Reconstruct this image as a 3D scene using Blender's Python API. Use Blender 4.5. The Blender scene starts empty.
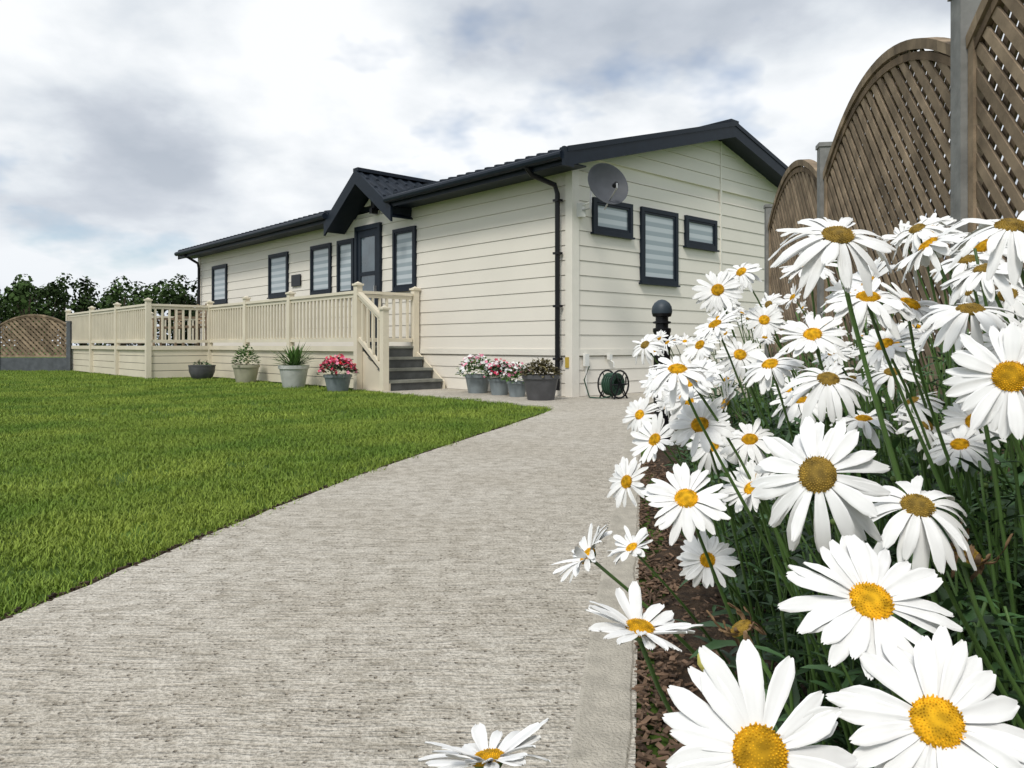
import bpy, math, random
from mathutils import Vector, Matrix, Quaternion
random.seed(7)
R=random.uniform
scene=bpy.context.scene

# ---------------------------------------------------------------- materials
def mat(name,col,rough=.6,var=.12,scale=8,bump=0,bscale=40,island=0,metal=0,coat=0,spec=.4,trans=0,col2=None,bdist=.01,det=3):
    m=bpy.data.materials.new(name); m.use_nodes=True
    nt=m.node_tree; N=nt.nodes; L=nt.links
    b=N['Principled BSDF']
    b.inputs['Roughness'].default_value=rough
    b.inputs['Metallic'].default_value=metal
    b.inputs['Coat Weight'].default_value=coat
    b.inputs['Specular IOR Level'].default_value=spec
    tc=N.new('ShaderNodeTexCoord')
    nz=N.new('ShaderNodeTexNoise'); nz.inputs['Scale'].default_value=scale; nz.inputs['Detail'].default_value=det
    L.new(tc.outputs['Object'],nz.inputs['Vector'])
    mx=N.new('ShaderNodeMix'); mx.data_type='RGBA'
    c2=col2 if col2 else tuple(c*(1+var*1.2) for c in col)
    c1=tuple(c*(1-var*1.5) for c in col) if not col2 else col
    mx.inputs[6].default_value=(*c1,1); mx.inputs[7].default_value=(*c2,1)
    rp=N.new('ShaderNodeMapRange'); rp.inputs[1].default_value=.3; rp.inputs[2].default_value=.7
    L.new(nz.outputs['Fac'],rp.inputs[0]); L.new(rp.outputs[0],mx.inputs[0])
    out=mx.outputs[2]
    if island:
        g=N.new('ShaderNodeNewGeometry')
        mr=N.new('ShaderNodeMapRange'); mr.inputs[3].default_value=1-island; mr.inputs[4].default_value=1+island
        L.new(g.outputs['Random Per Island'],mr.inputs[0])
        hs=N.new('ShaderNodeHueSaturation')
        L.new(mr.outputs[0],hs.inputs['Value']); L.new(out,hs.inputs['Color'])
        out=hs.outputs[0]
    L.new(out,b.inputs['Base Color'])
    if bump:
        n2=N.new('ShaderNodeTexNoise'); n2.inputs['Scale'].default_value=bscale; n2.inputs['Detail'].default_value=3
        L.new(tc.outputs['Object'],n2.inputs['Vector'])
        bp=N.new('ShaderNodeBump'); bp.inputs['Strength'].default_value=bump; bp.inputs['Distance'].default_value=bdist
        L.new(n2.outputs['Fac'],bp.inputs['Height']); L.new(bp.outputs[0],b.inputs['Normal'])
    return m

def mat_wood(name,col,rough=.85,island=.28):
    return mat(name,col,rough=rough,var=.25,scale=9,island=island,spec=.15,bump=.4,bscale=70,bdist=.004,det=5)

M_clad=mat('cream_cladding',(.80,.755,.675),rough=.55,var=.02,scale=1.2,spec=.3)
M_trim=mat('cream_trim',(.80,.76,.68),rough=.45,var=.02)
M_deckc=mat('deck_cream',(.74,.67,.53),rough=.5,var=.05,scale=2)
M_dark=mat('anthracite',(.010,.016,.026),rough=.45,var=.1,spec=.22)
M_roof=mat('roof_tile',(.015,.021,.031),rough=.55,var=.2,bump=.2,bscale=30,spec=.22)
M_black=mat('black_plastic',(.010,.010,.012),rough=.35,var=.1,spec=.3)
M_tread=mat('composite_tread',(.22,.225,.195),rough=.7,var=.15)
M_riser=mat('riser_grey',(.075,.08,.08),rough=.6,var=.15)
M_fw=mat_wood('weathered_wood',(.27,.205,.14))
M_fw2=mat_wood('weathered_wood_dark',(.17,.122,.08))
M_post=mat('grey_post',(.22,.22,.21),rough=.7,var=.15,scale=15,bump=.2)
M_gravelboard=mat('gravel_board',(.10,.11,.12),rough=.8,var=.15)
M_petal=mat('petal_white',(.86,.86,.85),rough=.6,var=.03,spec=.15,scale=90,det=0)
M_disc=mat('daisy_disc',(.64,.35,.013),rough=.8,var=.2,island=.32,scale=200,det=0,spec=.15)
M_disc2=mat('daisy_disc_old',(.33,.21,.03),rough=.8,var=.2,island=.35,scale=200,det=0)
M_brown=mat('withered',(.20,.13,.075),rough=.95,var=.4,island=.35,spec=.1,scale=150)
M_stem=mat('stem_green',(.085,.16,.04),rough=.5,var=.2,scale=10,det=0)
M_leaf=mat('leaf_green',(.042,.092,.032),rough=.45,var=.3,scale=6,island=.5,spec=.45,det=0)
M_leaf2=mat('leaf_light',(.09,.18,.04),rough=.5,var=.3,scale=6,island=.4)
M_bark=mat('bark_chip',(.15,.095,.062),rough=.9,var=.3,island=.55,scale=30)
M_soil=mat('soil',(.06,.038,.022),rough=1,var=.4,scale=30,bump=1,bscale=90,bdist=.02)
M_lawn=mat('lawn_base',(.07,.12,.022),rough=.95,var=.3,scale=3,spec=.1)
M_field=mat('field',(.09,.15,.04),rough=.95,var=.3,scale=.2,spec=.1)
M_tree=mat('tree_foliage',(.038,.064,.02),rough=.85,var=.55,scale=.13,island=.45,spec=.08)
M_trunk=mat('bark_trunk',(.07,.05,.035),rough=.9)
M_steel=mat('dish_grey',(.075,.08,.09),rough=.55,var=.08,spec=.25)
M_galv=mat('galvanised',(.5,.5,.5),rough=.35,metal=.6)
M_white=mat('white_plastic',(.75,.75,.72),rough=.4,var=.03)
M_potblue=mat('pot_blue_grey',(.22,.255,.27),rough=.5,var=.12,bump=.1)
M_potpale=mat('pot_pale',(.5,.51,.48),rough=.5,var=.1,bump=.1)
M_potolive=mat('pot_olive',(.40,.38,.28),rough=.5,var=.1)
M_potdark=mat('pot_dark',(.09,.09,.095),rough=.55,var=.15)
M_crim=mat('petal_crimson',(.6,.02,.09),rough=.5,var=.2,island=.3)
M_pink=mat('petal_pink',(.75,.22,.35),rough=.5,var=.2,island=.3)
M_red=mat('petal_red',(.6,.015,.02),rough=.5,var=.2,island=.3)
M_heuch=mat('leaf_bronze',(.13,.11,.05),rough=.6,var=.3,island=.5)
M_hose=mat('hose_green',(.035,.085,.055),rough=.4)
M_sign=mat('sign_plate',(.5,.35,.05),rough=.4)

def mat_blade():
    m=mat('grass_blade',(.19,.285,.042),rough=.6,var=.1,scale=2,island=.32,spec=.2,det=0)
    nt=m.node_tree;N=nt.nodes;L=nt.links;b=N['Principled BSDF']
    src=b.inputs['Base Color'].links[0].from_socket
    g=N.new('ShaderNodeNewGeometry')
    n=N.new('ShaderNodeTexNoise'); n.inputs['Scale'].default_value=.9; n.inputs['Detail'].default_value=4; n.inputs['Roughness'].default_value=.6
    L.new(g.outputs['Position'],n.inputs['Vector'])
    mp=N.new('ShaderNodeMapping'); mp.inputs['Rotation'].default_value=(0,0,math.radians(42)); L.new(g.outputs['Position'],mp.inputs[0])
    wv=N.new('ShaderNodeTexWave'); wv.inputs['Scale'].default_value=.26; wv.inputs['Distortion'].default_value=1.5; wv.inputs['Detail'].default_value=2; wv.inputs['Detail Scale'].default_value=.8
    L.new(mp.outputs[0],wv.inputs['Vector'])
    mx=N.new('ShaderNodeMix'); mx.data_type='RGBA'; mx.blend_type='MULTIPLY'; mx.inputs[0].default_value=1
    r=N.new('ShaderNodeValToRGB'); r.color_ramp.elements[0].position=.36; r.color_ramp.elements[0].color=(.66,.74,.70,1); r.color_ramp.elements[1].position=.68; r.color_ramp.elements[1].color=(1.35,1.15,1.25,1)
    a=N.new('ShaderNodeMath'); a.operation='MULTIPLY_ADD'; a.inputs[1].default_value=.11; L.new(wv.outputs['Fac'],a.inputs[0]); 
    a2=N.new('ShaderNodeMath'); a2.operation='MULTIPLY_ADD'; a2.inputs[1].default_value=.95; a2.inputs[2].default_value=-.02; L.new(n.outputs[0],a2.inputs[0]); L.new(a2.outputs[0],a.inputs[2])
    L.new(a.outputs[0],r.inputs[0]); L.new(src,mx.inputs[6]); L.new(r.outputs[0],mx.inputs[7]); L.new(mx.outputs[2],b.inputs['Base Color'])
    return m
M_blade=mat_blade()

def mat_blind():
    m=bpy.data.materials.new('window_glass_blind'); m.use_nodes=True
    N=m.node_tree.nodes;L=m.node_tree.links;b=N['Principled BSDF']
    tc=N.new('ShaderNodeTexCoord'); sp=N.new('ShaderNodeSeparateXYZ'); L.new(tc.outputs['Object'],sp.inputs[0])
    a=N.new('ShaderNodeMath'); a.operation='MULTIPLY'; a.inputs[1].default_value=1/.135; L.new(sp.outputs[2],a.inputs[0])
    f=N.new('ShaderNodeMath'); f.operation='FRACT'; L.new(a.outputs[0],f.inputs[0])
    r=N.new('ShaderNodeValToRGB'); e=r.color_ramp.elements
    e[0].position=.44; e[0].color=(.27,.33,.36,1); e[1].position=.56; e[1].color=(.48,.53,.56,1)
    L.new(f.outputs[0],r.inputs[0]); L.new(r.outputs[0],b.inputs['Base Color'])
    b.inputs['Roughness'].default_value=.7
    b.inputs['Coat Weight'].default_value=1; b.inputs['Coat Roughness'].default_value=.02
    return m
M_blind=mat_blind()
M_glass=mat('dark_glass',(.06,.09,.11),rough=.15,var=.3,scale=2,coat=1)

def mat_concrete():
    m=bpy.data.materials.new('brushed_concrete'); m.use_nodes=True
    N=m.node_tree.nodes;L=m.node_tree.links;b=N['Principled BSDF']
    b.inputs['Roughness'].default_value=.9; b.inputs['Specular IOR Level'].default_value=.15
    tc=N.new('ShaderNodeTexCoord')
    def noise(scale,detail,vec=None,rough=.5):
        n=N.new('ShaderNodeTexNoise'); n.inputs['Scale'].default_value=scale; n.inputs['Detail'].default_value=detail
        n.inputs['Roughness'].default_value=rough
        L.new(vec if vec else tc.outputs['Object'],n.inputs['Vector']); return n
    wob=noise(2.2,2)
    va=N.new('ShaderNodeVectorMath'); va.operation='MULTIPLY_ADD'; L.new(wob.outputs['Color'],va.inputs[0]); va.inputs[1].default_value=(.06,.06,0); L.new(tc.outputs['Object'],va.inputs[2])
    mp=N.new('ShaderNodeMapping'); mp.inputs['Scale'].default_value=(8,66,1); mp.inputs['Rotation'].default_value=(0,0,math.radians(14))
    L.new(va.outputs[0],mp.inputs[0])
    br=noise(1,3,mp.outputs[0],.6)
    sp=noise(150,3); big=noise(1.1,4); mid=noise(18,4)
    def cr(inp,p0,c0,p1,c1):
        r=N.new('ShaderNodeValToRGB'); e=r.color_ramp.elements
        e[0].position=p0;e[0].color=(*c0,1);e[1].position=p1;e[1].color=(*c1,1); L.new(inp,r.inputs[0]); return r.outputs[0]
    def mul(a,c):
        x=N.new('ShaderNodeMix'); x.data_type='RGBA'; x.blend_type='MULTIPLY'; x.inputs[0].default_value=1; L.new(a,x.inputs[6]); L.new(c,x.inputs[7]); return x.outputs[2]
    c=cr(big.outputs[0],.3,(.575,.53,.455),.7,(.67,.63,.56))
    c=mul(c,cr(br.outputs[0],.33,(.78,.765,.74),.52,(1.03,1.03,1.03)))
    c=mul(c,cr(sp.outputs[0],.38,(.72,.71,.69),.58,(1.06,1.06,1.06)))
    c=mul(c,cr(mid.outputs[0],.34,(.84,.83,.81),.58,(1.03,1.03,1.03)))
    vr=N.new('ShaderNodeTexVoronoi'); vr.inputs['Scale'].default_value=55; L.new(tc.outputs['Object'],vr.inputs['Vector'])
    pr=N.new('ShaderNodeMapRange'); pr.inputs[1].default_value=.10; pr.inputs[2].default_value=.24; L.new(vr.outputs['Distance'],pr.inputs[0])
    mr=N.new('ShaderNodeMapRange'); mr.inputs[1].default_value=.47; mr.inputs[2].default_value=.56; L.new(mid.outputs[0],mr.inputs[0])
    mxx=N.new('ShaderNodeMath'); mxx.operation='MAXIMUM'; L.new(pr.outputs[0],mxx.inputs[0]); L.new(mr.outputs[0],mxx.inputs[1])
    mx=N.new('ShaderNodeMix'); mx.data_type='RGBA'; mx.inputs[6].default_value=(.3,.255,.2,1)
    L.new(mxx.outputs[0],mx.inputs[0]); L.new(c,mx.inputs[7]); L.new(mx.outputs[2],b.inputs['Base Color'])
    h=N.new('ShaderNodeMath'); h.operation='MULTIPLY_ADD'; h.inputs[1].default_value=.35; L.new(sp.outputs[0],h.inputs[0]); L.new(br.outputs[0],h.inputs[2])
    h2=N.new('ShaderNodeMath'); h2.operation='MULTIPLY_ADD'; h2.inputs[1].default_value=.3; L.new(mxx.outputs[0],h2.inputs[0]); L.new(h.outputs[0],h2.inputs[2])
    bp=N.new('ShaderNodeBump'); bp.inputs['Strength'].default_value=1; bp.inputs['Distance'].default_value=.022
    L.new(h2.outputs[0],bp.inputs['Height']); L.new(bp.outputs[0],b.inputs['Normal'])
    return m
M_conc=mat_concrete()
M_kerb=mat('edging_concrete',(.47,.435,.37),rough=.9,var=.13,scale=22,bump=.8,bscale=150,spec=.15,bdist=.008,det=8)

# ---------------------------------------------------------------- mesh builder
class MB:
    def __init__(s): s.v=[];s.f=[];s.m=[]
    def add(s,vs,fs,mi=0):
        o=len(s.v); s.v.extend([tuple(v) for v in vs])
        for f in fs: s.f.append([i+o for i in f]); s.m.append(mi)
    def hexa(s,p,mi=0):
        s.add(p,[(0,3,2,1),(4,5,6,7),(0,1,5,4),(1,2,6,5),(2,3,7,6),(3,0,4,7)],mi)
    def box(s,c,sz,mi=0,rot=None):
        x,y,z=[a/2 for a in sz]
        P=[Vector(q) for q in [(-x,-y,-z),(x,-y,-z),(x,y,-z),(-x,y,-z),(-x,-y,z),(x,-y,z),(x,y,z),(-x,y,z)]]
        if rot is not None: P=[rot@q for q in P]
        s.hexa([q+Vector(c) for q in P],mi)
    def bar(s,a,b,w,h,up=Vector((0,0,1)),mi=0):
        a=Vector(a);b=Vector(b);d=(b-a).normalized(); x=d.cross(up)
        if x.length<1e-4: x=Vector((1,0,0))
        x=x.normalized(); y=x.cross(d).normalized()
        P=[]
        for q in(a,b):
            P+=[q-x*w/2-y*h/2,q+x*w/2-y*h/2,q+x*w/2+y*h/2,q-x*w/2+y*h/2]
        s.hexa(P,mi)
    def tube(s,pts,rad,n=6,mi=0,cap=True):
        pts=[Vector(p) for p in pts]; k=len(pts); o=len(s.v)
        ref=Vector((.31,.52,.79)).normalized()
        for i,p in enumerate(pts):
            d=(pts[min(i+1,k-1)]-pts[max(i-1,0)]).normalized()
            x=d.cross(ref)
            if x.length<1e-3:x=d.cross(Vector((1,0,0)))
            x.normalize(); y=d.cross(x)
            r=rad[i] if isinstance(rad,(list,tuple)) else rad
            for j in range(n):
                a=2*math.pi*j/n; s.v.append(tuple(p+x*math.cos(a)*r+y*math.sin(a)*r))
        for i in range(k-1):
            for j in range(n):
                s.f.append([o+i*n+j,o+i*n+(j+1)%n,o+(i+1)*n+(j+1)%n,o+(i+1)*n+j]); s.m.append(mi)
        if cap:
            s.f.append([o+j for j in range(n)][::-1]); s.m.append(mi)
            s.f.append([o+(k-1)*n+j for j in range(n)]); s.m.append(mi)
    def lathe(s,c,prof,n=24,mi=0,axis=None):
        c=Vector(c);o=len(s.v);k=len(prof)
        Q=Vector((0,0,1)).rotation_difference(Vector(axis).normalized()).to_matrix() if axis is not None else Matrix.Identity(3)
        for r,z in prof:
            for j in range(n):
                a=2*math.pi*j/n; s.v.append(tuple(c+Q@Vector((r*math.cos(a),r*math.sin(a),z))))
        for i in range(k-1):
            for j in range(n):
                s.f.append([o+i*n+j,o+i*n+(j+1)%n,o+(i+1)*n+(j+1)%n,o+(i+1)*n+j]); s.m.append(mi)
    def leaf(s,p,d,L,W,droop=.3,mi=0,lobed=0,rows=5):
        p=Vector(p); d=Vector(d).normalized(); side=d.cross(Vector((R(-.3,.3),R(-.3,.3),1)))
        if side.length<1e-3: side=Vector((1,0,0))
        side.normalize(); up=side.cross(d).normalized()
        vs=[]
        for i in range(rows+1):
            u=i/rows
            w=W*math.sin(math.pi*min(1,(u*.92+.06)))**.8*.5
            if lobed and i%2==0: w*=.75
            if i==rows: w=.0002
            c=p+d*L*u-Vector((0,0,1))*droop*L*u*u
            vs+=[c-side*w+up*w*.35,c,c+side*w+up*w*.35]
        fs=[]
        for i in range(rows):
            a=i*3
            fs+=[(a,a+1,a+4,a+3),(a+1,a+2,a+5,a+4)]
        s.add(vs,fs,mi)
    def obj(s,name,mats,parent=None,smooth=False,angle=None):
        me=bpy.data.meshes.new(name); me.from_pydata(s.v,[],s.f)
        for m in mats: me.materials.append(m)
        me.polygons.foreach_set('material_index',s.m)
        if smooth: me.polygons.foreach_set('use_smooth',[True]*len(s.f))
        me.update()
        if angle: 
            try: me.set_sharp_from_angle(angle=angle)
            except Exception: pass
        o=bpy.data.objects.new(name,me); scene.collection.objects.link(o)
        if parent: o.parent=parent
        return o
def empty(name):
    e=bpy.data.objects.new(name,None); e.empty_display_size=.2; scene.collection.objects.link(e); return e

# ---------------------------------------------------------------- house frame
C=Vector((.79,10.0)); U=Vector((-.6706,.7418)); NN=Vector((-.7418,-.6706))
def H(t,w,z): 
    q=C+U*t+NN*w; return Vector((q.x,q.y,z))
def twof(x,y):
    q=Vector((x,y))-C; return q.dot(U),q.dot(NN)
def hb(m,t0,t1,w0,w1,z0,z1,mi=0):
    m.hexa([H(t0,w0,z0),H(t0,w1,z0),H(t1,w1,z0),H(t1,w0,z0),H(t0,w0,z1),H(t0,w1,z1),H(t1,w1,z1),H(t1,w0,z1)][::1],mi)

LEN=13.4; WID=6.8; RIDGE=-3.4
EZ=3.15; SL=.276; OV=.4
def roofz(w): 
    return EZ+SL*(OV-w) if w>RIDGE else EZ+SL*(OV-(2*RIDGE-w))
lodge=empty('holiday_lodge')

m=MB()
zt=roofz(0)-.16
a=[H(0.02,-.02,0),H(0.02,-WID+.02,0),H(0.02,-WID+.02,zt),H(0.02,RIDGE,roofz(RIDGE)-.16),H(0.02,-.02,zt)]
b=[H(LEN-.02,-.02,0),H(LEN-.02,-WID+.02,0),H(LEN-.02,-WID+.02,zt),H(LEN-.02,RIDGE,roofz(RIDGE)-.16),H(LEN-.02,-.02,zt)]
m.add(a+b,[(0,1,2,3,4),(9,8,7,6,5),(0,4,9,5),(1,0,5,6),(2,1,6,7),(3,2,7,8),(4,3,8,9)],0)
m.obj('wall_core',[M_clad],lodge)

PB=.017; PT=.007
def board_front(m,t0,t1,z0,z1,w_in=0.0,t0t=None,t1t=None):
    t0t=t0 if t0t is None else t0t; t1t=t1 if t1t is None else t1t
    m.hexa([H(t0,w_in-.02,z0),H(t0,w_in+PB,z0),H(t1,w_in+PB,z0),H(t1,w_in-.02,z0),
            H(t0t,w_in-.02,z1),H(t0t,w_in+PT,z1),H(t1t,w_in+PT,z1),H(t1t,w_in-.02,z1)])
def board_gable(m,s0,s1,z0,z1,s0t,s1t,t=0,sg=-1):
    m.hexa([H(t-sg*.02,-s0,z0),H(t-sg*.02,-s1,z0),H(t+sg*PB,-s1,z0),H(t+sg*PB,-s0,z0),
            H(t-sg*.02,-s0t,z1),H(t-sg*.02,-s1t,z1),H(t+sg*PT,-s1t,z1),H(t+sg*PT,-s0t,z1)])
m=MB()
BP=.198; GAP=.005
z=.02
for k in range(3):
    board_front(m,.02,LEN-.02,z,z+.175-GAP); board_gable(m,.02,WID-.02,z,z+.175-GAP,.02,WID-.02); board_gable(m,.02,WID-.02,z,z+.175-GAP,.02,WID-.02,t=LEN,sg=1); z+=.175
z=.64
while z<3.02:
    z1=min(z+BP,3.03)-GAP
    board_front(m,.02,LEN-.02,z,z1); board_gable(m,.02,WID-.02,z,z1,.02,WID-.02); board_gable(m,.02,WID-.02,z,z1,.02,WID-.02,t=LEN,sg=1); z+=BP
zs=z
while z<4.0:
    z1=z+BP-GAP
    def sx(zz): return max(.02,min(3.38,(zz-(zt))/SL))
    for tt,sg in((0,-1),(LEN,1)):
        board_gable(m,sx(z),WID-sx(z),z,z1,sx(z1),WID-sx(z1),t=tt,sg=sg)
    z+=BP
DT=4.74; DH=1.07; DZ=3.72; DS=.70
z=zs
while z<3.5:
    z1=z+BP-GAP
    def dx(zz): return max(.02,(DZ-.2-zz)/DS)
    board_front(m,DT-dx(z),DT+dx(z),z,z1,0,DT-dx(z1),DT+dx(z1)); z+=BP
m.obj('cladding',[M_clad],lodge)

m=MB()
hb(m,-.035,.09,-.0,.035,0,3.02); hb(m,-.035,0,-.10,-.0005,0,3.04)
hb(m,LEN-.1,LEN+.035,0,.035,0,3.02); hb(m,-.035,0,-WID,-WID+.11,0,3.0)
hb(m,.093,LEN-.103,.0,.03,.56,.645); hb(m,-.03,0,-WID+.113,-.103,.56,.645)
hb(m,-.026,0,-3.51,-3.47,.648,4.0)
m.obj('trim',[M_trim],lodge)

def window(parent,t0,t1,z0,z1,gable=False,glass=M_blind,sash=True):
    m=MB()
    def bx(a0,a1,o0,o1,zz0,zz1,mi):
        if gable: hb(m,-o1,-o0,-a1,-a0,zz0,zz1,mi)
        else: hb(m,a0,a1,o0,o1,zz0,zz1,mi)
    F=.06
    bx(t0,t1,.0,.055,z0,z0+F,0); bx(t0,t1,.0,.055,z1-F,z1,0)
    bx(t0,t0+F,.0,.055,z0+F,z1-F,0); bx(t1-F,t1,.0,.055,z0+F,z1-F,0)
    bx(t0-.02,t1+.02,.0,.075,z0-.025,z0-.0005,0)
    G=.032; a0=t0+F;a1=t1-F;b0=z0+F;b1=z1-F
    if sash:
        bx(a0+.004,a1-.004,.0,.045,b0+.004,b0+G,1); bx(a0+.004,a1-.004,.0,.045,b1-G,b1-.004,1)
        bx(a0+.004,a0+G,.0,.045,b0+G,b1-G,1); bx(a1-G,a1-.004,.0,.045,b0+G,b1-G,1)
    bx(a0,a1,-.01,.025,b0,b1,2)
    m.obj('window',[M_dark,M_dark,glass],parent)
for (t0,t1,z0) in [(3.52,4.19,1.63),(5.50,6.11,1.63),(6.36,7.18,1.70),(8.2,9.13,1.74),(11.5,12.42,1.74)]:
    window(lodge,t0,t1,z0,2.68)
for (s0,s1,z0) in [(.37,1.2,2.22),(1.40,2.28,1.60),(2.48,3.33,2.22)]:
    window(lodge,s0,s1,z0,2.69,gable=True)
m=MB()
hb(m,4.57,4.65,0,.07,.685,2.86); hb(m,5.35,5.43,0,.07,.685,2.86); hb(m,4.651,5.349,0,.07,2.78,2.86)
hb(m,4.652,5.348,0,.05,.69,1.25); 
hb(m,4.652,4.76,0,.05,1.251,2.779);hb(m,5.24,5.348,0,.05,1.251,2.779);hb(m,4.761,5.239,0,.05,2.65,2.779);hb(m,4.761,5.239,0,.05,1.95,2.02)
hb(m,4.761,5.239,0,.035,1.251,1.949,1);hb(m,4.761,5.239,0,.035,2.021,2.649,1)
hb(m,4.70,4.72,.05,.10,1.6,1.75,2)
m.obj('door',[M_dark,M_glass,M_galv],lodge)
m=MB(); hb(m,4.66,4.78,.02,.12,3.12,3.30); hb(m,4.68,4.76,.03,.16,3.02,3.115)
hb(m,7.62,8.02,.03,.05,1.92,2.16)
m.obj('porch_light_and_plaque',[M_black],lodge)

m=MB()
TH=.14
def slab(t0,t1,w0,w1,mi=0):
    z0=roofz(w0);z1=roofz(w1)
    m.hexa([H(t0,w0,z0-TH),H(t0,w1,z1-TH),H(t1,w1,z1-TH),H(t1,w0,z0-TH),H(t0,w0,z0),H(t0,w1,z1),H(t1,w1,z1),H(t1,w0,z0)],mi)
slab(-.3,3.72,RIDGE,OV); slab(5.76,LEN+.3,RIDGE,OV); slab(3.7205,5.7595,RIDGE,-.03)
slab(-.3,LEN+.3,-WID-OV,RIDGE-.0005)
t=-.22
while t<LEN+.25:
    w0=OV+.03 if not(3.7<t<5.78) else -.03
    n=int((w0-RIDGE)/.36)
    for i in range(n):
        a=w0-i*.36; b=a-.36
        m.hexa([H(t-.05,a,roofz(a)),H(t-.05,b,roofz(b)-.004),H(t+.05,b,roofz(b)-.004),H(t+.05,a,roofz(a)),
                H(t-.025,a,roofz(a)+.045),H(t-.025,b,roofz(b)+.02),H(t+.025,b,roofz(b)+.02),H(t+.025,a,roofz(a)+.045)])
    t+=.21
m.bar(H(-.33,RIDGE,roofz(RIDGE)+.03),H(LEN+.33,RIDGE,roofz(RIDGE)+.03),.22,.07)
def dslab(sgn):
    def P(x,w,dz): return H(DT+sgn*x,w,DZ-DS*x+dz)
    W0=-2.0;W1=.42
    q=[P(0,W0,-.12),P(0,W1,-.12),P(DH,W1,-.12),P(DH,W0,-.12),P(0,W0,0),P(0,W1,0),P(DH,W1,0),P(DH,W0,0)]
    m.hexa(q)
    w=W1-.05
    while w>W0:
        n=4
        for i in range(n):
            a=DH*i/n;b=DH*(i+1)/n
            m.hexa([P(a,w-.05,0),P(a,w+.05,0),P(b,w+.05,0),P(b,w-.05,0),P(a,w-.02,.02),P(a,w+.02,.02),P(b,w+.02,.05),P(b,w-.02,.05)])
        w-=.2
dslab(1);dslab(-1)
m.bar(H(DT,-1.75,DZ+.03),H(DT,.45,DZ+.03),.16,.06)
m.obj('roof',[M_roof],lodge)

m=MB()
for t0,t1 in((-.3,3.72),(5.76,LEN+.3)):
    hb(m,t0+.02,t1,.03,OV,2.985,3.005); hb(m,t0,t1,OV+.001,OV+.03,2.96,3.13)
    m.tube([H(t0,OV+.09,3.07),H(t1,OV+.09,3.07)],.055,10)
for tt in(-.335,LEN+.301):
    for s0,s1 in((-OV-.04,3.4),(WID+OV+.04,3.4)):
        w0=-s0;w1=-s1
        z0=roofz(w0)+.03;z1=roofz(w1)+.03;D=.235
        m.hexa([H(tt,w0,z0-D),H(tt+.034,w0,z0-D),H(tt+.034,w1,z1-D),H(tt,w1,z1-D),H(tt,w0,z0),H(tt+.034,w0,z0),H(tt+.034,w1,z1),H(tt,w1,z1)])
        m.hexa([H(tt-.012,w0,z0-.06),H(tt-.0005,w0,z0-.06),H(tt-.0005,w1,z1-.06),H(tt-.012,w1,z1-.06),H(tt-.012,w0,z0+.01),H(tt-.0005,w0,z0+.01),H(tt-.0005,w1,z1+.01),H(tt-.012,w1,z1+.01)])
        if tt<0: m.hexa([H(tt+.035,w0,z0-.2),H(0.0,w0,z0-.2),H(0.0,w1,z1-.2),H(tt+.035,w1,z1-.2),H(tt+.035,w0,z0-.175),H(0.0,w0,z0-.175),H(0.0,w1,z1-.175),H(tt+.035,w1,z1-.175)])
hb(m,-.34,-.30,.32,.50,2.93,3.17)
for sg in(1,-1):
    def P(x,w,dz): return H(DT+sg*x,w,DZ-DS*x+dz)
    x1=DH+.05
    m.hexa([P(0,.421,-.22),P(0,.46,-.22),P(x1,.46,-.22),P(x1,.421,-.22),P(0,.421,.03),P(0,.46,.03),P(x1,.46,.03),P(x1,.421,.03)])
    m.hexa([P(0.0,.02,-.15),P(0,.42,-.15),P(x1,.42,-.15),P(x1,.02,-.15),P(0,.02,-.125),P(0,.42,-.125),P(x1,.42,-.125),P(x1,.02,-.125)])
m.obj('fascia_and_bargeboards',[M_dark],lodge)
m=MB()
m.tube([H(.35,.49,3.02),H(.33,.42,2.93),H(.20,.12,2.82),H(.18,.09,2.7),H(.18,.09,.1)],.034,10)
m.tube([H(13.2,.49,3.02),H(13.2,.12,2.82),H(13.2,.09,2.7),H(13.2,.09,.1)],.034,8)
for z in(.5,1.2,1.9,2.6): hb(m,.135,.225,.035,.135,z,z+.03)
m.obj('downpipe',[M_black],lodge,smooth=True,angle=.6)
m=MB()
hb(m,.02,.08,.036,.05,.40,.54,1); 
hb(m,-.07,-.03,-.26,-.18,.42,.58,0); m.tube([H(-.05,-.22,.42),H(-.05,-.22,.05)],.009,6,0)
hb(m,-.08,-.03,-.72,-.66,.5,.57,0); m.tube([H(-.06,-.69,.5),H(-.13,-.69,.46),H(-.13,-.69,.4)],.009,6,0)
hb(m,-.045,-.02,-2.1,-1.9,.30,.42,0)
m.obj('meter_box_and_tap',[M_white,M_sign],lodge)

# ---------------------------------------------------------------- satellite dish
dish=empty('satellite_dish')
m=MB(); c=Vector((1.15,9.42,2.66)); ax=Vector((.36,-.82,.28)).normalized()
prof=[]
for i in range(9):
    r=.275*i/8; prof.append((max(r,.002),.42*r*r/.275*1.0-.03))
m.lathe(c,prof,36,0,ax); m.lathe(c,[(r,z-.006) for r,z in prof][::-1],36,0,ax)
m.lathe(c,[(.275,prof[-1][1]-.006),(.283,prof[-1][1]-.003),(.283,prof[-1][1]+.004),(.275,prof[-1][1])],36,0,ax)
f=c+ax*.30+Vector((0,0,-.10))
m.tube([c+Vector((0,.02,-.27)),f+Vector((0,0,-.05)),f],.011,6,1)
m.tube([f-ax*.01,f-ax*.07],.03,10,2)
wl=H(-.03,-.12,2.48)
m.tube([wl,wl+Vector((.12,-.16,0)),wl+Vector((.13,-.17,.25)),c-ax*.04],.016,8,1)
m.box(wl,(.14,.1,.18),3); m.tube([wl+Vector((0,0,.05)),wl+Vector((.12,-.16,.08))],.01,6,3)
m.obj('dish',[M_steel,M_galv,M_black,M_white],dish,smooth=True,angle=.6)

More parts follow.
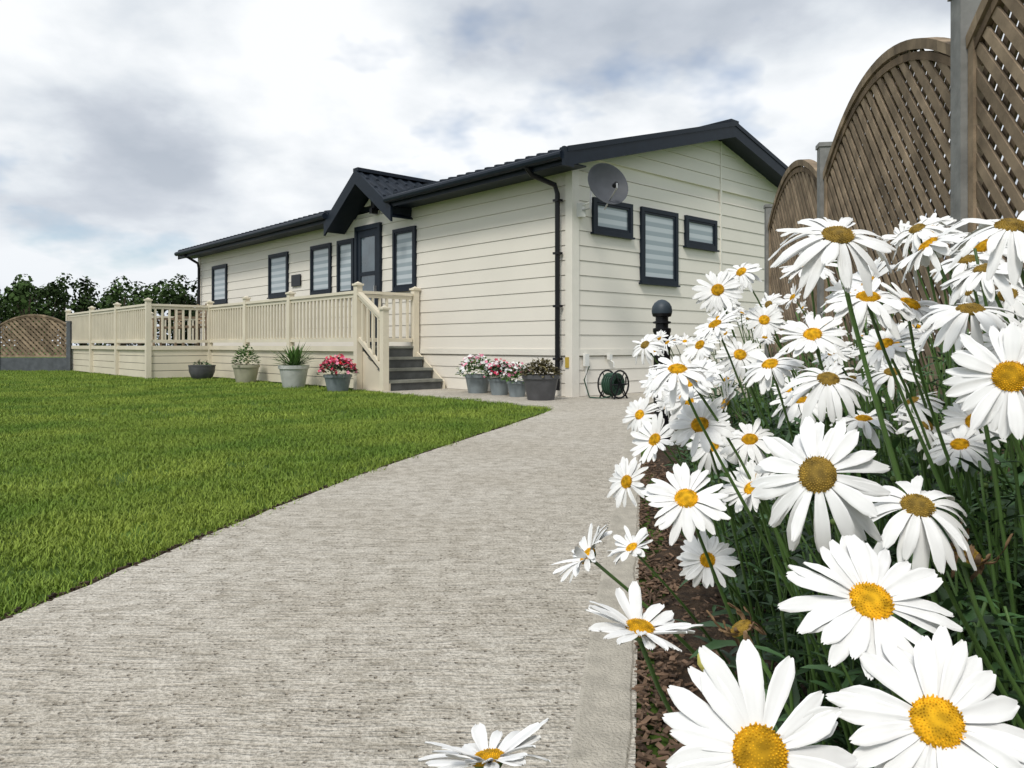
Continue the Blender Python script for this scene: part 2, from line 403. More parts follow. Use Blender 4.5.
# ---------------------------------------------------------------- deck
deck=empty('raised_deck')
m=MB()
FZ=.68; A0=3.445; A1=9.55; B1=16.4; WA=1.167; WB=2.414
hb(m,A0,A1,.05,WA,FZ-.045,FZ,1); hb(m,A1+.0005,LEN+.06,.05,WB,FZ-.045,FZ,1); hb(m,LEN+.061,B1,-4,WB,FZ-.045,FZ,1)
def skirt(ta,wa,tb,wb):
    z=.02
    a=H(ta,wa,0);b=H(tb,wb,0)
    while z<.6:
        m.bar(a+Vector((0,0,z+.074)),b+Vector((0,0,z+.074)),.022,.142); z+=.152
skirt(A0,WA-.03,A1,WA-.03); skirt(A1,WA-.05,A1-.0,WB-.03); skirt(A1,WB-.03,B1,WB-.03); skirt(B1-.03,WB,B1-.03,-4); skirt(A0+.02,WA-.05,A0+.02,.05)
hb(m,A0+.1,B1-.1,.2,1.0,.0,.55,2)
hb(m,A0-.03,A1-.04,WA-.02,WA+.03,FZ-.08,FZ+.003); hb(m,A1-.035,B1,WB-.02,WB+.03,FZ-.08,FZ+.003); hb(m,A1-.035,A1+.01,WA+.031,WB-.021,FZ-.08,FZ+.003)
m.obj('deck_base',[M_deckc,M_tread,M_riser],deck)
m=MB()
def post(t,w,top=1.60,z0=0.0,pw=.10):
    hb(m,t-pw/2,t+pw/2,w-pw/2,w+pw/2,z0,top)
    hb(m,t-pw/2-.018,t+pw/2+.018,w-pw/2-.018,w+pw/2+.018,top+.0005,top+.03)
    p=[H(t-pw/2,w-pw/2,top+.031),H(t-pw/2,w+pw/2,top+.031),H(t+pw/2,w+pw/2,top+.031),H(t+pw/2,w-pw/2,top+.031),H(t,w,top+.065)]
    m.add(p,[(0,1,4),(1,2,4),(2,3,4),(3,0,4),(3,2,1,0)])
def rail(ta,wa,tb,wb,za=1.52,zb=None,bot=.78,zbb=None):
    zb=za if zb is None else zb; zbb=bot if zbb is None else zbb
    L=math.hypot(tb-ta,wb-wa); k=.05/L
    def Pt(f,z): return H(ta+(tb-ta)*f,wa+(wb-wa)*f,z)
    m.bar(Pt(k,za),Pt(1-k,zb),.085,.045); m.bar(Pt(k,za-.055),Pt(1-k,zb-.055),.04,.05)
    m.bar(Pt(k,bot),Pt(1-k,zbb),.05,.06)
    n=int(L/.125)
    for i in range(1,n):
        f=i/n
        m.bar(Pt(f,bot+(zbb-bot)*f+.03),Pt(f,za+(zb-za)*f-.08),.036,.036,up=Vector((NN.x,NN.y,0)))
sp=[A0,A0+2.3,A0+4.2,A1]
for i in range(3): rail(sp[i],WA,sp[i+1],WA); 
for t in sp[1:-1]: post(t,WA)
post(A0,WA,1.62); post(A1,WA)
rail(A1,WA,A1,WB); post(A1,WB)
sb=[A1,11.75,13.95,B1]
for i in range(3): rail(sb[i],WB,sb[i+1],WB)
for t in sb[1:]: post(t,WB)
for w0,w1 in((WB,.3),(.3,-1.8),(-1.8,-4)): rail(B1,w0,B1,w1); post(B1,w1)
rail(A0,WA,A0,.12); post(A0,.10)
post(2.70,WA,1.22); rail(A0,WA,2.70,WA,1.50,1.12,.80,.36)
m.obj('balustrade',[M_deckc],deck)
m=MB()
for i,(zz,ta) in enumerate(((.51,A0),(.34,A0-.25),(.17,A0-.5))):
    hb(m,ta-.28,ta-.02,.12,WA-.06,zz-.04,zz,0)
    hb(m,ta-.262,ta-.245,.14,WA-.08,zz-.17+.001,zz-.041,1)
hb(m,A0-.012,A0-.0,.14,WA-.08,.511,.63,1); hb(m,A0-.03,A0+.1,.12,WA-.06,FZ-.03,FZ+.004,0)
for w in(.10,WA-.057):
    m.add([H(A0,w,.0),H(A0,w,.62),H(A0-.78,w,.13),H(A0-.78,w,0),H(A0,w-.03,.0),H(A0,w-.03,.62),H(A0-.78,w-.03,.13),H(A0-.78,w-.03,0)],[(0,1,2,3),(7,6,5,4),(1,5,6,2),(3,2,6,7)],2)
m.obj('stairs',[M_tread,M_riser,M_deckc],deck)
def chair(t,w):
    e=empty('patio_chair'); m=MB()
    for a in(-.25,.25):
        for b in(-.25,.25): hb(m,t+a-.02,t+a+.02,w+b-.02,w+b+.02,FZ,FZ+.62 if b>0 else FZ+.95)
    hb(m,t-.26,t+.26,w-.26,w+.26,FZ+.4,FZ+.45)
    for k in range(5): hb(m,t-.24,t+.24,w-.26,w-.24,FZ+.5+k*.09,FZ+.56+k*.09)
    for a in(-.27,.25): hb(m,t+a,t+a+.05,w-.25,w+.28,FZ+.62,FZ+.65)
    m.obj('chair_frame',[M_fw],e)
chair(10.6,1.2); chair(11.8,1.3)

# ---------------------------------------------------------------- ground
m=MB(); m.add([(-600,-200,-.03),(600,-200,-.03),(600,900,-.03),(-600,900,-.03)],[(0,1,2,3)]); m.obj('ground',[M_field])
m=MB(); m.add([(-30,-6,0),(1.5,-6,0),(1.5,30,0),(-30,30,0)],[(0,1,2,3)]); lawn=m.obj('lawn',[M_lawn])
EDGE=[(-2.2,-3),(-1.75,-.5),(-1.50,.8),(-1.27,1.88),(-1.10,2.69),(-.94,3.43),(-.64,4.55),(-.10,6.26),(.25,7.4),(.415,8.0),(.43,8.25),(.34,8.5),(.10,8.82)]
def edgex(y):
    for (x0,y0),(x1,y1) in zip(EDGE[:-3],EDGE[1:-2]):
        if y0<=y<=y1: return x0+(x1-x0)*(y-y0)/(y1-y0)
    return None
def rx(y): return -.012+.172*y
def cat(P,n=6):
    out=[]
    for i in range(len(P)-1):
        p0=Vector(P[max(i-1,0)]);p1=Vector(P[i]);p2=Vector(P[i+1]);p3=Vector(P[min(i+2,len(P)-1)])
        for k in range(n):
            u=k/n
            out.append(.5*((2*p1)+(p2-p0)*u+(2*p0-5*p1+4*p2-p3)*u*u+(3*p1-p0-3*p2+p3)*u**3))
    out.append(Vector(P[-1])); return out
ed=cat(EDGE)
poly=[(p.x+R(-.008,.008),p.y) for p in ed]
for q in(H(3.5,1.25,0),H(3.5,-.6,0),H(.6,-.6,0),H(.6,-8,0),H(-1.25,-8,0),H(-1.25,-.1,0)): poly.append((q.x,q.y))
poly+=[(rx(8.6),8.6),(rx(-3),-3)]
m=MB(); n=len(poly)
m.add([(x,y,.016) for x,y in poly]+[(x,y,-.03) for x,y in poly],[tuple(range(n))]+[(i,i+n,(i+1)%n+n,(i+1)%n) for i in range(n)])
path=m.obj('concrete_path',[M_conc])
import bmesh
bm=bmesh.new(); bm.from_mesh(path.data); bmesh.ops.recalc_face_normals(bm,faces=bm.faces); bm.to_mesh(path.data); bm.free()
m=MB()
for k in range(1500):
    y=R(.8,7.6); x=edgex(y)-R(-.004,.035)
    s=R(.004,.014); m.box((x,y,R(.004,.016)),(s,s*R(.6,1.3),s*.6),0,Matrix.Rotation(R(0,3),3,'Z'))
m.obj('lawn_edge_soil',[M_soil])
m=MB(); y=-3
while y<8.6:
    y1=min(y+1.83,8.7)
    a,b=y+.003,y1-.003
    seg=24; vs=[];fs=[]
    for i in range(seg+1):
        yy=a+(b-a)*i/seg; x=rx(yy); j1=R(-.006,.003); j0=R(-.003,.003)
        vs+=[(x-.112+j0,yy,.0163),(x-.104+j0,yy,.0195),(x-.012+j1,yy,.0195),(x+j1,yy,.010),(x+j1,yy,-.03)]
    for i in range(seg):
        for q in range(4): fs.append((i*5+q,i*5+q+1,(i+1)*5+q+1,(i+1)*5+q))
    m.add(vs,fs); y=y1
m.obj('path_edging',[M_kerb])
m=MB(); ny=90;nx=14; vs=[]
for j in range(ny+1):
    y=-2+10.4*j/ny
    for i in range(nx+1):
        x=rx(y)+.002+1.5*i/nx
        vs.append((x,y,(-.012 if i==0 else R(-.012,.02))+.02*math.sin(i*.5)*(i>0)))
m.add(vs,[(j*(nx+1)+i,j*(nx+1)+i+1,(j+1)*(nx+1)+i+1,(j+1)*(nx+1)+i) for j in range(ny) for i in range(nx)])
m.obj('flower_bed_soil',[M_soil],smooth=True)
m=MB()
for k in range(6000):
    y=R(.6,4.5) if k%3 else R(.9,2.4); x=rx(y)+(.004+R(0,1)**1.6*.75)
    rot=Matrix.Rotation(R(0,6.3),3,'Z')@Matrix.Rotation(R(-.6,.6),3,'X')@Matrix.Rotation(R(-.5,.5),3,'Y')
    m.box((x,y,R(.005,.028)),(R(.006,.03),R(.003,.010),R(.002,.005)),0,rot)
m.obj('bark_mulch',[M_bark])

# ---------------------------------------------------------------- grass instancing
def inlawn(x,y):
    t,w=twof(x,y)
    if y<8.9:
        e=edgex(y)
        if e is None:
            e=.40 if y<8.5 else .1
        if x>e-.012: return False
    if w<1.27 and t<A1: return False
    if w<2.46 and A1-.05<=t<B1+.1: return False
    if w<-4: return False
    return True
def clump(name,seed):
    rr=random.Random(seed); m=MB()
    for k in range(26):
        x=rr.uniform(-.5,.5);y=rr.uniform(-.5,.5);a=rr.uniform(0,6.28);h=rr.uniform(.12,.30);w=.021
        lx=rr.uniform(-.22,.22);ly=rr.uniform(-.22,.22); c=math.cos(a)*w;s=math.sin(a)*w
        m.add([(x-c,y-s,-.05),(x+c,y+s,-.05),(x+lx*.4+c*.8,y+ly*.4+s*.8,h*.6),(x+lx*.4-c*.8,y+ly*.4-s*.8,h*.6),(x+lx,y+ly,h)],[(0,1,2,3),(3,2,4)])
    return m
for v in range(3):
    m=MB()
    def place(x,y,s):
        a=R(0,6.28);pts=[]
        for q in range(4):
            b=a+q*math.pi/2; pts.append((x+s*.7071*math.cos(b),y+s*.7071*math.sin(b),.001))
        m.add(pts,[(0,1,2,3)])
    def zone(y0,y1,dens,s):
        A=(y1-y0)*(.8*y1+1.2+.5*y1); n=int(A*dens/3)
        for k in range(n):
            y=R(y0,y1); x=R(-.8*y1-.6,.62)
            if x<-.72*y-.5 or not inlawn(x,y): continue
            place(x,y,s*R(.75,1.3))
    zone(.9,3.6,460,.09); zone(3.6,7,230,.105); zone(7,12,90,.13); zone(12,24,34,.17)
    inst=m.obj('lawn_grass',[M_lawn],lawn)
    inst.instance_type='FACES'; inst.use_instance_faces_scale=True; inst.show_instancer_for_render=False
    ch=clump('grass_clump',v).obj('grass_clump',[M_blade],inst)

# ---------------------------------------------------------------- fences
def lattice_panel(p0,p1,zb,zs,zm,pitch=.066,sw=.039,boards=.25):
    p0=Vector(p0);p1=Vector(p1);L=(p1-p0).length;d=(p1-p0).normalized();nrm=Vector((-d.y,d.x))
    m=MB()
    def P(s,z,o=0): q=p0+d*s+nrm*o; return Vector((q.x,q.y,z))
    def top(s): 
        x=(s-L/2)/(L/2); return zs+(zm-zs)*(1-x*x)
    if boards: m.hexa([P(0,.0,-.02),P(L,.0,-.02),P(L,.0,.02),P(0,.0,.02),P(0,boards,-.02),P(L,boards,-.02),P(L,boards,.02),P(0,boards,.02)],2)
    F=.042
    m.bar(P(F/2,zb),P(F/2,top(0)),F,F,up=Vector((nrm.x,nrm.y,0)),mi=0); m.bar(P(L-F/2,zb),P(L-F/2,top(L)),F,F,up=Vector((nrm.x,nrm.y,0)),mi=0)
    m.bar(P(F,zb+F/2),P(L-F,zb+F/2),F,F)
    n=24
    for i in range(n):
        s0=L*i/n;s1=L*(i+1)/n
        m.hexa([P(s0,top(s0)-.042,-.026),P(s1,top(s1)-.042,-.026),P(s1,top(s1)-.042,.026),P(s0,top(s0)-.042,.026),P(s0,top(s0),-.028),P(s1,top(s1),-.028),P(s1,top(s1),.028),P(s0,top(s0),.028)])
        m.hexa([P(s0,top(s0)-.085,-.017),P(s1,top(s1)-.085,-.017),P(s1,top(s1)-.085,.017),P(s0,top(s0)-.085,.017),P(s0,top(s0)-.052,-.017),P(s1,top(s1)-.052,-.017),P(s1,top(s1)-.052,.017),P(s0,top(s0)-.052,.017)],1)
    for sg,o in((1,.0075),(-1,-.0075)):
        c=-L-3
        while c<L+4:
            ss=[k*L/90 for k in range(91)]
            ok=[s for s in ss if zb+.02<zb+sg*s+c<top(s)-.045]
            if len(ok)>2:
                a,b=ok[0],ok[-1]; jj=R(-.004,.004)
                m.bar(P(a,zb+sg*a+c+jj,o),P(b,zb+sg*b+c-jj,o),.009,sw*R(.94,1.04),up=Vector((0,0,1)),mi=0 if sg>0 else 1)
            c+=pitch*1.414*R(.96,1.04)
    return m
def fx(y): return 1.116+.172*y
ys=[-1.45,.57,2.6,4.63,6.65]
for i in range(4):
    e=empty('trellis_fence_panel')
    a=Vector((fx(ys[i]),ys[i]));b=Vector((fx(ys[i+1]),ys[i+1]));d=(b-a).normalized()*.045
    lattice_panel(a+d,b-d,.27,1.74,2.03).obj('trellis',[M_fw,M_fw2,M_gravelboard],e)
for y in ys:
    e=empty('fence_post'); m=MB()
    m.box((fx(y),y,.95),(.085,.085,1.9),0,Matrix.Rotation(-.17,3,'Z')); m.box((fx(y),y,1.9125),(.10,.10,.025),0,Matrix.Rotation(-.17,3,'Z'))
    m.obj('post',[M_post],e)
fp=[(-11.75+(-1.87)*i,20.2-.05*i) for i in range(6)]
for i in range(5):
    e=empty('trellis_fence_panel')
    lattice_panel(fp[i],fp[i+1],.38,1.22,1.52,pitch=.10,sw=.06,boards=.36).obj('trellis',[M_fw,M_fw2,M_gravelboard],e)
    e=empty('fence_post'); m=MB(); m.box((fp[i][0],fp[i][1]-.03,.65),(.1,.1,1.3)); m.box((fp[i][0],fp[i][1]-.03,1.32),(.12,.12,.03)); m.obj('post',[M_gravelboard],e)

# ---------------------------------------------------------------- bollard light
e=empty('bollard_light'); m=MB(); bx=(1.0,5.07,0)
m.lathe(bx,[(.075,0),(.075,.012),(.055,.02),(.055,.78),(.060,.79),(.060,.81),(.042,.815),(.042,.84),(.060,.845),(.060,.855),(.042,.86),(.042,.885),(.06,.89),(.066,.91)],24,0)
m.lathe(bx,[(.066,.91),(.068,.925),(.064,.955),(.05,.98),(.026,.998),(.002,1.004)],24,1)
m.obj('bollard',[M_black,mat('bollard_cap',(.035,.05,.065),rough=.5)],e,smooth=True,angle=.6)

# ---------------------------------------------------------------- hose reel
e=empty('hose_reel'); m=MB(); hc=Vector((1.30,9.72,.2)); axh=Vector((.67,-.74,0))
def ring(c,ax,r,tr,n=20,mi=0):
    Q=Vector((0,0,1)).rotation_difference(ax).to_matrix(); pts=[c+Q@Vector((r*math.cos(2*math.pi*i/n),r*math.sin(2*math.pi*i/n),0)) for i in range(n+1)]
    m.tube(pts,tr,6,mi,cap=False)
for k in range(5):
    for r in(.09,.115,.135): ring(hc+axh*(-.08+k*.035),axh,r,.012,mi=1)
for o in(-.11,.10):
    ring(hc+axh*o,axh,.175,.012)
    sd=Vector((-axh.y,axh.x,0))
    for q in range(6):
        a=q*math.pi/3; m.tube([hc+axh*o,hc+axh*o+sd*.17*math.cos(a)+Vector((0,0,.17*math.sin(a)))],.008,5)
    m.tube([hc+axh*o*1.15+sd*.14-Vector((0,0,.2)),hc+axh*o*1.15+Vector((0,0,.02)),hc+axh*o*1.15-sd*.14-Vector((0,0,.2))],.013,6)
m.tube([hc+axh*.12+Vector((0,0,.0)),hc+axh*.2,hc+axh*.2+Vector((0,0,.1))],.01,6)
pts=[hc+axh*.05+Vector((0,0,-.13)),hc+Vector((-.15,-.02,-.18)),hc+Vector((-.3,.0,-.17)),Vector((1.0,9.83,.03)),Vector((.93,9.79,.25)),H(-.16,-.16,.42)]
m.tube(pts,.009,6,1)
m.obj('reel',[M_black,M_hose],e,smooth=True,angle=.7)

# ---------------------------------------------------------------- potted plants
def pot(m,c,r,h,mi=0,taper=.72,bowl=False):
    if bowl: prof=[(.002,0),(r*.55,0),(r*.8,h*.2),(r*.97,h*.55),(r,h*.9),(r*1.03,h*.92),(r*1.03,h),(r*.93,h),(r*.9,h*.85),(.002,h*.84)]
    else: prof=[(.002,0),(r*taper,0),(r*(taper+.02),.01),(r*.97,h*.84),(r*1.05,h*.85),(r*1.06,h),(r*.95,h),(r*.92,h*.9),(.002,h*.88)]
    m.lathe(c,prof,28,mi)
def floret(m,p,r,mi):
    n=Vector((R(-.7,.7),R(-1,.2),R(.2,1))).normalized(); Q=Vector((0,0,1)).rotation_difference(n).to_matrix(); p=Vector(p)
    a0=R(0,6)
    for q in range(5):
        a=a0+q*2*math.pi/5
        v=[Vector((0,0,0)),Vector((math.cos(a-.55)*r*.8,math.sin(a-.55)*r*.8,r*.25)),Vector((math.cos(a)*r,math.sin(a)*r,r*.2)),Vector((math.cos(a+.55)*r*.8,math.sin(a+.55)*r*.8,r*.25))]
        m.add([p+Q@x for x in v],[(0,1,2,3)],mi)
def potplant(name,c,r,h,pm,pr,ph,leafm,flm=None,nl=260,nf=70,spiky=False,bowl=False,fr=.022):
    e=empty(name); m=MB(); pot(m,c,r,h,0,bowl=bowl); m.obj('pot',[pm],e,smooth=True,angle=.5)
    m=MB(); c=Vector(c)
    for k in range(nl):
        if spiky:
            a=R(0,6.28);el=R(.35,1.5); d=Vector((math.cos(a)*math.cos(el),math.sin(a)*math.cos(el),math.sin(el)))
            m.leaf(c+Vector((R(-.06,.06),R(-.06,.06),h*.9)),d,ph*R(.6,1.15),.022,R(.05,.4),0,rows=4)
        else:
            a=R(0,6.28);q=math.sqrt(R(0,1));zz=ph*math.sqrt(max(0,1-q*q))*R(.35,1.1)
            p=c+Vector((math.cos(a)*q*pr,math.sin(a)*q*pr,h*.92+zz*.95))
            d=Vector((math.cos(a)*q+R(-.5,.5),math.sin(a)*q+R(-.5,.5),R(-.1,.9)))
            m.leaf(p,d,R(.04,.08),R(.022,.045),.3,0,rows=3)
    if flm:
        for k in range(nf):
            a=R(0,6.28);q=math.sqrt(R(0,1));zz=ph*math.sqrt(max(0,1-q*q))*R(.75,1.15)
            p=c+Vector((math.cos(a)*q*pr*1.05,math.sin(a)*q*pr*1.05,h*.94+zz+.01))
            floret(m,p,fr*R(.8,1.2),1+(k%(len(flm))))
    m.obj('foliage',[leafm]+(flm or []),e)
M_wf=M_petal
potplant('potted_shrub',(-6.2,15.2,0),.25,.30,M_potdark,.16,.12,M_leaf,None,nl=60,bowl=True)
potplant('potted_shrub',(-4.90,14.0,0),.235,.34,M_potolive,.22,.36,M_leaf2,None,nl=380)
potplant('potted_grass',(-3.56,12.4,0),.235,.37,M_potpale,.2,.46,M_leaf2,None,nl=170,spiky=True)
potplant('potted_geranium',(-2.59,11.3,0),.20,.26,M_potblue,.27,.27,M_leaf,[M_crim,M_crim,M_red,M_pink],nl=380,nf=210,fr=.026)
potplant('potted_bedding_plant',(-.49,10.86,0),.18,.28,M_potblue,.27,.27,M_leaf2,[M_wf,M_wf,M_pink,M_wf],nl=430,nf=170,fr=.026)
potplant('potted_bedding_plant',(-.17,10.45,0),.15,.24,M_potblue,.20,.24,M_leaf,[M_crim,M_pink,M_wf,M_wf],nl=330,nf=130,fr=.024)
potplant('potted_bedding_plant',(.07,10.08,0),.135,.22,M_potblue,.18,.24,M_leaf2,[M_wf,M_pink,M_wf],nl=300,nf=120,fr=.022)
potplant('potted_heuchera',(.36,9.5,0),.225,.33,M_potdark,.22,.2,M_heuch,None,nl=460)

# ---------------------------------------------------------------- distant trees
m=MB()
def puff(p,s,v):
    n=(v+Vector((R(-.6,.6),R(-.6,.6),R(-.3,.8)))).normalized(); Q=Vector((0,0,1)).rotation_difference(n).to_matrix()
    m.add([p+Q@Vector((math.cos(g)*s*R(.6,1),math.sin(g)*s*R(.6,1),0)) for g in(0,1.6,3.1,4.7)],[(0,1,2,3)],0)
for k in range(92):
    row=k%2
    x=-104+k*1.2+R(-1,1); y=R(80,90)+row*9; h=R(6.6,9.0)*(y/86)+(.6 if row else 0); r=R(1.8,3.2)
    vis=-75<x<-28
    m.tube([(x,y,-.1),(x+R(-.3,.3),y,h*.3),(x+R(-.5,.5),y,h*.75)],[.28,.2,.07],6,1)
    lob=[(x+R(-.8,.8)*r,y+R(-.6,.6)*r,h*R(.12,.80),r*R(.3,.62)) for _ in range(10)]+[(x+R(-.5,.5),y,h*.84,r*.4)]
    for (a,b,c,q) in lob[:4]: m.tube([(x,y,h*.3),(a,b,c)],[.1,.03],4,1)
    for (a,b,c,q) in lob:
        for _ in range(130 if vis else 45):
            v=Vector((R(-1,1),R(-1,1),R(-1,1)))
            if v.length>1 or v.length<.2: continue
            v=v.normalized()*(v.length**.4)
            p=Vector((a,b,c))+v*q
            if p.z<.2: p.z=.2
            puff(p,R(.13,.34) if vis else R(.4,.8),v)
m.obj('distant_trees',[M_tree,M_trunk])

# ---------------------------------------------------------------- daisies
def head_mesh(name,seed,n=27,elev=.08,droop=.22,dead=False,olddisc=False,spread=.12):
    rr=random.Random(seed); m=MB(); G=rr.uniform
    for lay in range(2):
        k=n//2+(n%2 if lay==0 else 0)
        for i in range(k):
            if G(0,1)<.04: continue
            a=2*math.pi*(i+.5*lay)/k+G(-.10,.10)
            L=.0345*G(.82,1.08)*(1 if lay else .97); W=.0047*G(.70,1.12)
            if dead: L*=G(.35,.7); W*=.5
            e=elev+G(-spread,spread)+(.07 if lay else -.04); dr=droop*G(.3,1.9); tw=G(-.5,.5); sw=G(-.14,.14)
            if dead: dr=G(-1.2,1.6); sw=G(-.6,.6)
            e=max(-1.0,min(.9,e)); curl=G(-.5,1.2)
            rows=8; vs=[]
            ca,sa=math.cos(a),math.sin(a)
            for r in range(rows+1):
                u=r/rows
                wd=W*(.40+.60*min(1,u/.5)**.8)
                if u>.72: wd*=math.sqrt(max(.0,1-((u-.72)/.31)**2))
                for c in(-1,-.66,-.33,0,.33,.66,1):
                    rr_=L*u*math.cos(e*.6) if not dead else L*u*(1-.6*u)
                    rad=.0085+rr_ - (.0016*abs(c)**2 if r>=rows-1 else 0) - (.0012 if(r==rows and abs(c)==.0) else 0)
                    lat=c*wd+sw*L*u*u
                    gr=.0006 if abs(c)==.66 else (-.0006 if abs(c)==.33 else .0004 if c==0 else -.0003)
                    z=math.tan(e)*L*u*(1 if not dead else .6)-dr*L*u*u + gr*min(1,u*3)+abs(c)**2*.0016*curl*(1-u*.4)+tw*c*wd*u
                    vs.append((ca*rad-sa*lat,sa*rad+ca*lat,z+.0006*lay))
            fs=[(r*7+c,r*7+c+1,(r+1)*7+c+1,(r+1)*7+c) for r in range(rows) for c in range(6)]
            m.add(vs,fs,0)
    RD=.0108; HT=.0046
    m.lathe((0,0,.0008),[(RD,-.002),(RD,.0),(RD*.85,HT*.45),(RD*.6,HT*.8),(RD*.3,HT*.93),(.0001,HT*.9)],20,1)
    NF=230
    for i in range(NF):
        q=math.sqrt((i+.5)/NF); a=i*2.39996; r=RD*q*.985
        z=.0008+HT*(1-q**2.2)*(1 - .25*math.exp(-(q/.3)**2)); s=.0005*(1+.25*q); hh=.0011*(1.1 if q>.5 else .55)*G(.7,1.2)
        nx=math.cos(a)*q*.8; nyy=math.sin(a)*q*.8
        c=Vector((math.cos(a)*r,math.sin(a)*r,z)); tip=c+Vector((nx,nyy,1)).normalized()*hh
        base=[c+Vector((math.cos(b)*s,math.sin(b)*s,-.0002)) for b in(0,1.57,3.14,4.71)]
        top=[tip+Vector((math.cos(b)*s*.6,math.sin(b)*s*.6,0)) for b in(0,1.57,3.14,4.71)]
        m.add(base+top,[(0,1,5,4),(1,2,6,5),(2,3,7,6),(3,0,4,7),(4,5,6,7)],1)
    m.lathe((0,0,0),[(.002,-.008),(.0075,-.0055),(.0105,-.0015),(.0108,.0005)],14,2)
    me=bpy.data.meshes.new(name); me.from_pydata(m.v,[],m.f)
    for x in ([M_brown if dead else M_petal, M_disc2 if (dead or olddisc) else M_disc, M_stem]): me.materials.append(x)
    me.polygons.foreach_set('material_index',m.m); me.polygons.foreach_set('use_smooth',[q!=1 for q in m.m]); me.update()
    return me
HM={'flat':[head_mesh('head_flat',1,30,.04,.15,spread=.18),head_mesh('head_flat',2,33,.02,.2,spread=.2),head_mesh('head_flat',3,28,.1,.22,spread=.22),head_mesh('head_flat',13,29,.05,.3,spread=.25)],
    'refl':[head_mesh('head_reflexed',4,29,-.1,.35,spread=.28),head_mesh('head_reflexed',5,27,-.05,.5,spread=.33,olddisc=True),head_mesh('head_reflexed',15,28,.0,.45,spread=.33)],
    'cup':[head_mesh('head_cup',6,29,.5,.25,spread=.2),head_mesh('head_cup',7,27,.35,.15,spread=.25)],
    'old':[head_mesh('head_old',8,25,-.15,.5,spread=.38,olddisc=True)],
    'dead':[head_mesh('head_dead',9,24,.5,.3,dead=True,spread=.5)]}
FL=[ # x,y,z,kind,normal,scale
 (.101,.31,.533,'flat',(-.12,-.78,.55),1.02),(.190,.34,.531,'flat',(-.25,-.72,.62),1.02),(.184,.39,.568,'flat',(-.05,-.62,.75),1.0),
 (.181,.45,.623,'refl',(-.45,-.75,.4),1.0),(.091,.54,.498,'cup',(.15,-.10,.95),1.0),(.080,.80,.478,'cup',(-.7,.05,.65),.95),
 (.174,1.1,.406,'cup',(-.5,-.2,.8),.9),(-.017,.55,.400,'cup',(-.15,.28,1),1.1),(.27,1.05,.403,'flat',(-.2,-.9,.4),.95),
 (.165,.72,.554,'flat',(-.15,-.6,.75),1.0),(.174,1.15,.493,'flat',(-.7,-.6,.3),.95),(.284,1.08,.558,'flat',(-.5,-.7,.4),1.0),
 (.252,1.1,.62,'flat',(.2,-.6,.7),1.0),(.185,.85,.672,'refl',(-.1,-.35,.9),1.0),(.352,1.3,.794,'flat',(-.3,-.8,.3),1.0),
 (.453,1.5,.844,'refl',(-.6,-.5,.6),1.0),(.321,1.2,.732,'flat',(-.5,-.3,.8),1.0),(.24,.56,.780,'refl',(-.05,-.55,.72),1.02),
 (.356,.76,.747,'refl',(-.1,-.45,.85),1.0),(.364,.92,.712,'flat',(-.3,-.6,.7),1.0),(.316,.76,.665,'old',(-.1,-.5,.8),1.0),
 (.451,.92,.70,'flat',(-.6,-.3,.8),1.0),(.288,.54,.585,'old',(-.1,-.5,.8),1.0),(.328,.5,.679,'flat',(-.5,-.75,.35),1.0),
 (.609,1.0,.599,'flat',(-.5,-.7,.5),1.0),(.398,.66,.73,'old',(-.1,-.3,.9),1.0),(.361,.55,.785,'refl',(-.1,-.4,.85),1.0),
 (.439,.8,.805,'refl',(-.6,.1,.8),1.0),(.467,.75,.774,'refl',(-.3,-.2,.9),1.0),(.34,1.0,.674,'flat',(-.4,-.4,.8),1.0),
 (.313,1.0,.575,'refl',(-.2,-.5,.8),1.0),(.226,1.2,.55,'cup',(-.6,-.5,.5),1.0),(.56,.95,.575,'refl',(-.4,-.4,.8),1.0),
 (.39,1.3,.683,'flat',(-.1,-.8,.5),1.0),(.298,1.7,.70,'refl',(-.5,-.5,.6),1.0),(.384,1.2,.487,'flat',(-.3,-.7,.6),1.0),
 (.417,1.1,.62,'refl',(-.3,-.3,.9),1.0),(.272,1.4,.635,'flat',(-.5,-.6,.6),1.0),(.313,1.3,.649,'cup',(-.2,-.5,.8),1.0),
 (.498,1.5,.749,'flat',(-.3,-.8,.4),1.0),(.396,1.6,.70,'flat',(-.6,-.5,.5),1.0),(.269,1.6,.553,'flat',(-.6,-.6,.4),1.0),
 (.55,1.1,.66,'refl',(-.2,-.4,.9),1.0),(.50,1.8,.80,'flat',(-.5,-.7,.5),1.0),(.445,.85,.745,'flat',(.2,-.6,.8),1.0),
 (.52,.80,.70,'flat',(-.5,-.6,.6),1.0),(.235,.95,.60,'flat',(-.4,-.7,.6),1.0),(.22,.93,.655,'flat',(-.6,-.3,.8),1.0),
 (.335,.56,.545,'dead',(.3,-.3,.8),1.0),(.172,.57,.487,'dead',(-.5,.1,.7),.8),(.30,.95,.52,'cup',(-.5,-.4,.7),.95),
 # taller heads rising in front of the trellis
 (.56,1.05,.86,'refl',(-.5,-.3,.8),1.0),(.62,1.0,.83,'flat',(-.6,-.5,.5),1.0),(.52,1.25,.87,'cup',(-.6,-.2,.8),1.0),
 (.45,1.15,.82,'refl',(-.2,-.3,.9),1.0),(.66,1.2,.88,'flat',(-.6,-.4,.7),1.0),(.60,1.5,.90,'refl',(-.6,-.4,.7),1.0),
 (.72,1.4,.90,'cup',(-.5,-.3,.8),1.0),(.46,.98,.78,'cup',(-.7,-.1,.6),.95),(.54,.9,.80,'old',(-.3,-.3,.9),1.0),
 (.70,1.7,.93,'flat',(-.7,-.5,.5),1.0),(.60,.92,.76,'refl',(-.5,-.5,.7),1.0),(.58,1.3,.79,'flat',(-.4,-.7,.5),1.0)]
